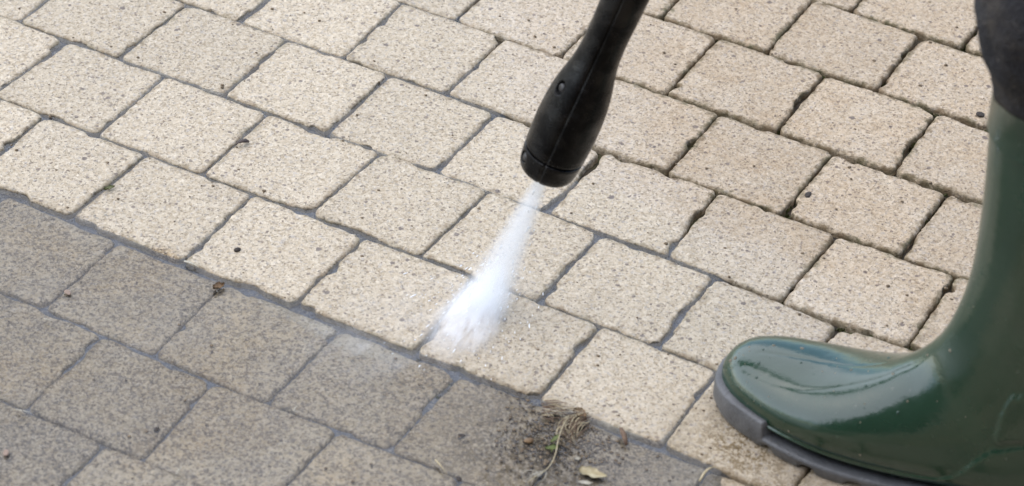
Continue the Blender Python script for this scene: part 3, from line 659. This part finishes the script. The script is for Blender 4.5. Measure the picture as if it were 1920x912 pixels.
c1 = clump('dry_grass_clump', (1048, 770), 'flattened clump of brown and straw coloured dead grass in the joint below the spray')
for i in range(80):
    a = rng.normal(size=4); x0 = 1014 + 16 * abs(a[0]); y0 = 768 + 7 * a[1]
    blade('grass_blade', (x0, y0), (x0 + 38 + 14 * a[2], y0 + 4 + 5 * a[3]), (root_brown, straw, root_brown, straw_pale)[i % 4], c1, .00022 + .00028 * rng.random(), .0005 + .0015 * rng.random(), .12 * a[3], .001, .003)
c2 = clump('looped_grass_tuft', (1092, 800), 'curled tuft of yellowish dead grass lying in a loop below the flattened clump')
for i in range(64):
    a = rng.normal(size=4)
    blade('grass_blade', (1096 + 9 * a[0], 786 + 6 * a[1]), (1074 + 14 * a[2], 820 + 8 * a[3]), (straw, root_brown, root_brown, straw)[i % 4], c2, .0002 + .00026 * rng.random(), .001 + .002 * rng.random(), -.18 + .1 * a[0], .001, .001)
st = clump('grass_stem', (1040, 840), 'long thin pale grass stem trailing from the dead grass to the bottom edge')
pts = [unproj(px, py, z) for px, py, z in ((1066, 782, .003), (1055, 800, .006), (1047, 824, .006), (1042, 850, .004), (1032, 872, .0025), (1018, 886, .002), (1004, 894, .002), (990, 905, .002))]
tube('stalk', catmull(np.array(pts), 6) - np.array(st.location), .00042, straw, st, 7)
for i in range(12): a = rng.normal(size=4); blade('root_fibre', (1016 + 5 * a[0], 886 + 3 * a[1]), (1000 + 7 * a[2], 898 + 5 * a[3]), straw_pale, st, .0003, .001, .2 * a[0])
sp = clump('weed_sprout', (1038, 835), 'tiny bright green weed sprout beside the pale grass stem', 'weed')
leaf('leaf', (1040, 826), .0085, .0016, 1.25, leaf_green, None, .3, .003, parent=sp, tilt=.003); leaf('leaf', (1035, 840), .0105, .0024, .75, leaf_green, None, .3, .002, parent=sp); blade('stalk', (1034, 848), (1041, 826), leaf_green, sp, .0004, .001)
tw = tag(tube('twig', [unproj(1164, 803, .004), unproj(1169, 813, .004), unproj(1172, 824, .003), unproj(1175, 834, .002)], [.0014, .0019, .0018, .0011], root_brown, None, 8, .6), 'short brown twig lying across the water filled joint right of the grass', 'twig')
leaf('fallen_leaf', (1111, 888), .021, .0048, .15, leaf_yellow, 'torn yellowish leaf on the wet sett at the bottom edge', .25)
leaf('fallen_leaf', (1083, 860), .0048, .0016, .9, straw_pale, 'small white leaf flake above the torn yellowish leaf', .2)
leaf('fallen_leaf', (1098, 905), .010, .002, .4, straw_pale, 'pale leaf scrap just below the torn yellowish leaf', .2)
leaf('fallen_leaf', (1088, 776), .012, .004, -.3, leaf_brown, 'brown leaf scrap caught on top of the dead grass', .4, .002)
pebble('seed_husk', (992, 828), .0036, leaf_brown, 'dark brown seed husk on the wet sett left of the dead grass', 'seed husk', (1, .7, .4), 3)
pebble('pebble', (445, 470), .0027, stone_dark, 'small dark pebble alone on a dry pale sett above the flooded rows', seed=1)
pebble('pebble', (127, 549), .0034, stone_red, 'flat reddish pebble on a flooded sett near the left edge', sq=(1, .7, .2), seed=2)
pebble('pebble', (12, 850), .0036, stone_red, 'orange pebble at the bottom left corner of the flooded setts', sq=(1, .6, .2), seed=4)
pebble('pebble', (1838, 216), .0036, stone_dark, 'dark pebble beside the boot shaft and trouser hem', sq=(1, .8, .4), seed=5)
pebble('pebble', (1515, 366), .0040, stone_dark, 'flat dark grey pebble on the dry sett right of the lance', sq=(1, .6, .25), seed=6)
pebble('pebble', (1588, 588), .003, stone_dark, 'small black pebble in the joint above the boot toe', seed=7, z=-.003)
pebble('pebble', (1350, 762), .003, stone_dark, 'tiny dark pebble touching the grey toe of the boot', seed=8)
pebble('pebble', (860, 900), .0028, stone_dark, 'dark pebble under the water at the bottom edge', sq=(1, .7, .4), seed=9, z=-.002)
pebble('pebble', (865, 818), .0026, stone_dark, 'dark crumb on the flooded sett left of the seed husk', sq=(1, .7, .4), seed=10, z=-.002)
pebble('pebble', (294, 808), .0026, stone_dark, 'round dark pebble in a flooded joint at lower left', seed=11, z=-.003)
cl = tag(empty('curled_leaf', tuple(unproj(448, 270, 0))), 'dark curled dead leaf bridging a wet joint at upper left', 'dead leaf')
tube('leaf_blade', np.array([unproj(439, 273, .001), unproj(446, 268, .004), unproj(454, 265, .005), unproj(462, 264, .003), unproj(467, 266, .002)]) - np.array(cl.location), [.0006, .0011, .0018, .0026, .0013], simple('rotten_leaf', (.03, .018, .014), (.07, .045, .035), 300, .6), cl, 9, .5)
leaf('fallen_leaf', (205, 353), .009, .0022, 1.0, leaf_olive, 'small olive green leaf in the joint above the flooded setts', .5)
leaf('fallen_leaf', (410, 538), .010, .0035, 1.1, leaf_brown, 'brown leaf scrap at the corner of a flooded sett', .5)
tag(blade('straw', (346, 490), (373, 502), straw_pale, None, .0013, .001), 'short thick pale straw beside the joint at the edge of the water', 'straw')
tag(blade('straw', (1311, 903), (1353, 882), straw, None, .0011, .006, .08), 'curved yellow straw on the setts in front of the boot sole', 'straw')
tag(blade('straw', (30, 768), (62, 776), straw_pale, None, .0006, .0005), 'thin pale straw floating in the lower left joint', 'straw')
tag(blade('straw', (550, 772), (558, 760), straw_pale, None, .0005, .001), 'short pale straw on a flooded sett in the lower middle', 'straw')
tag(blade('straw', (82, 598), (102, 606), straw_pale, None, .0005, .001), 'thin pale straw on a flooded sett near the left edge', 'straw')
tag(blade('straw', (330, 890), (342, 874), straw_pale, None, .0006, .001), 'pale straw in the flooded joint at the bottom left', 'straw')
tag(blade('straw', (816, 862), (838, 890), straw, None, .0008, .001), 'yellow straw crossing a flooded joint at the bottom centre', 'straw')

# moss cushions and grit along the dry joints (uncountable)
V, F = [], []
cand = []
for r in range(-6, 3):
    for k in range(-8, 16):
        q0, q1, q3 = corner(r, 'd', k), corner(r, 'd', k + 1), corner(r, 'u', k)
        cand += [(q0, q1), (q0, q3)]
for (a, b) in cand:
    a, b = np.array(a), np.array(b); mid = (a + b) / 2
    X_, Y_ = project(np.array([*mid, 0]))
    if not (-100 < X_ < 2000 and -100 < Y_ < 1000): continue
    dryness = float(sstep(.03, -.12, water_in(mid[0], mid[1])))
    n_ = int(55 * dryness + 5)
    for i in range(n_):
        t = rng.random(); nn = vnoise((a[0] + (b[0] - a[0]) * t) * 28, (a[1] + (b[1] - a[1]) * t) * 28, 0, 99)
        if nn < .05 + .25 * rng.random() * (1 - dryness): continue
        p = a + (b - a) * t + rng.normal(size=2) * .0014; h = .0012 + .0026 * rng.random(); o = len(V)
        for j in range(3):
            an = rng.random() * 6.28; wv = .0008 + .0008 * rng.random(); d2 = np.array([math.cos(an), math.sin(an)]); le = rng.normal(size=2) * .0012
            o = len(V); q = p + rng.normal(size=2) * .0008
            V += [(*(q - d2 * wv), -.0068), (*(q + d2 * wv), -.0068), (*(q + le + d2 * wv * .5), -.0068 + h), (*(q + le - d2 * wv * .5), -.0066 + h)]; F.append((o, o + 1, o + 2, o + 3))
M = Mat('moss'); c = M.co(); f = M.noise(c, 90, 3)
moss = mesh('moss', V, F, M.done(M.bsdf(Base_Color=M.mix(M.mr(f, .35, .65), (.035, .030, .012), (.075, .085, .02)), Roughness=.9)))
tag(moss, 'olive moss growing in the dry paving joints', 'moss', kind='stuff')
V, F = [], []
base = bmesh.new(); bmesh.ops.create_icosphere(base, subdivisions=1, radius=1.0); bv = np.array([v.co[:] for v in base.verts]); bf = [tuple(v.index for v in f.verts) for f in base.faces]; base.free()
for i in range(1500):
    px, py = (rng.random() * 1920, rng.random() * 912) if i < 380 else (1050 + rng.normal() * 60, 822 + rng.normal() * 36)
    p = unproj(px, py, 0); s_ = .0004 + .0009 * rng.random() ** 2.5; o = len(V)
    wt_ = float(wet_edge(np.float64(p[0]), np.float64(p[1]))) > 0
    if i >= 380 and not wt_: continue
    V += [p + np.array([0, 0, (-.0018 if wt_ else 0.0) + s_ * .2]) + b * s_ * (1 + .5 * rng.random(3)) * np.array([1.2, 1, .6]) for b in bv]; F += [tuple(q + o for q in f_) for f_ in bf]
tag(mesh('grit', V, F, simple('grit', (.07, .048, .028), (.24, .18, .11), 700, .8)), 'scattered grit and soil crumbs on the setts', 'grit', kind='stuff')

# the house behind the photographer: seen only as the dark shape mirrored in the boot
hs = tag(empty('house', (3.2, -4.6, 0)), 'dark house front mirrored in the glossy boot', 'house'); hs.rotation_euler = (0, 0, math.radians(26))
def boxes(name, bl, mat, parent):
    V, F = [], []
    for x0, x1, y0, y1, z0, z1 in bl:
        o = len(V); V += [(x, y, z) for x in (x0, x1) for y in (y0, y1) for z in (z0, z1)]
        F += [tuple(o + i for i in q) for q in ((0, 1, 3, 2), (4, 6, 7, 5), (0, 4, 5, 1), (2, 3, 7, 6), (0, 2, 6, 4), (1, 5, 7, 3))]
    return mesh(name, V, F, mat, parent, smooth=False)
brick = Mat('dark_brick'); c = brick.co()
bt = brick.n('ShaderNodeTexBrick', ins={'Vector': brick.n('ShaderNodeMapping', ins={0: c, 2: (math.pi / 2, 0, 0)}).outputs[0], 'Color1': (.10, .06, .045, 1), 'Color2': (.075, .045, .035, 1), 'Mortar': (.12, .11, .10, 1), 'Scale': 1.0, 'Mortar Size': .008, 'Brick Width': .22, 'Row Height': .07})
brick = brick.done(brick.bsdf(Base_Color=bt.outputs[0], Roughness=.9))
boxes('wall', [(-7, 7, -3, 0, -.01, 4.6)], brick, hs)
boxes('roof', [(-7.4, 7.4, -3.4, .45, 4.6, 4.85)], simple('roof_slate', (.03, .03, .035), (.06, .06, .065), 20, .7), hs)
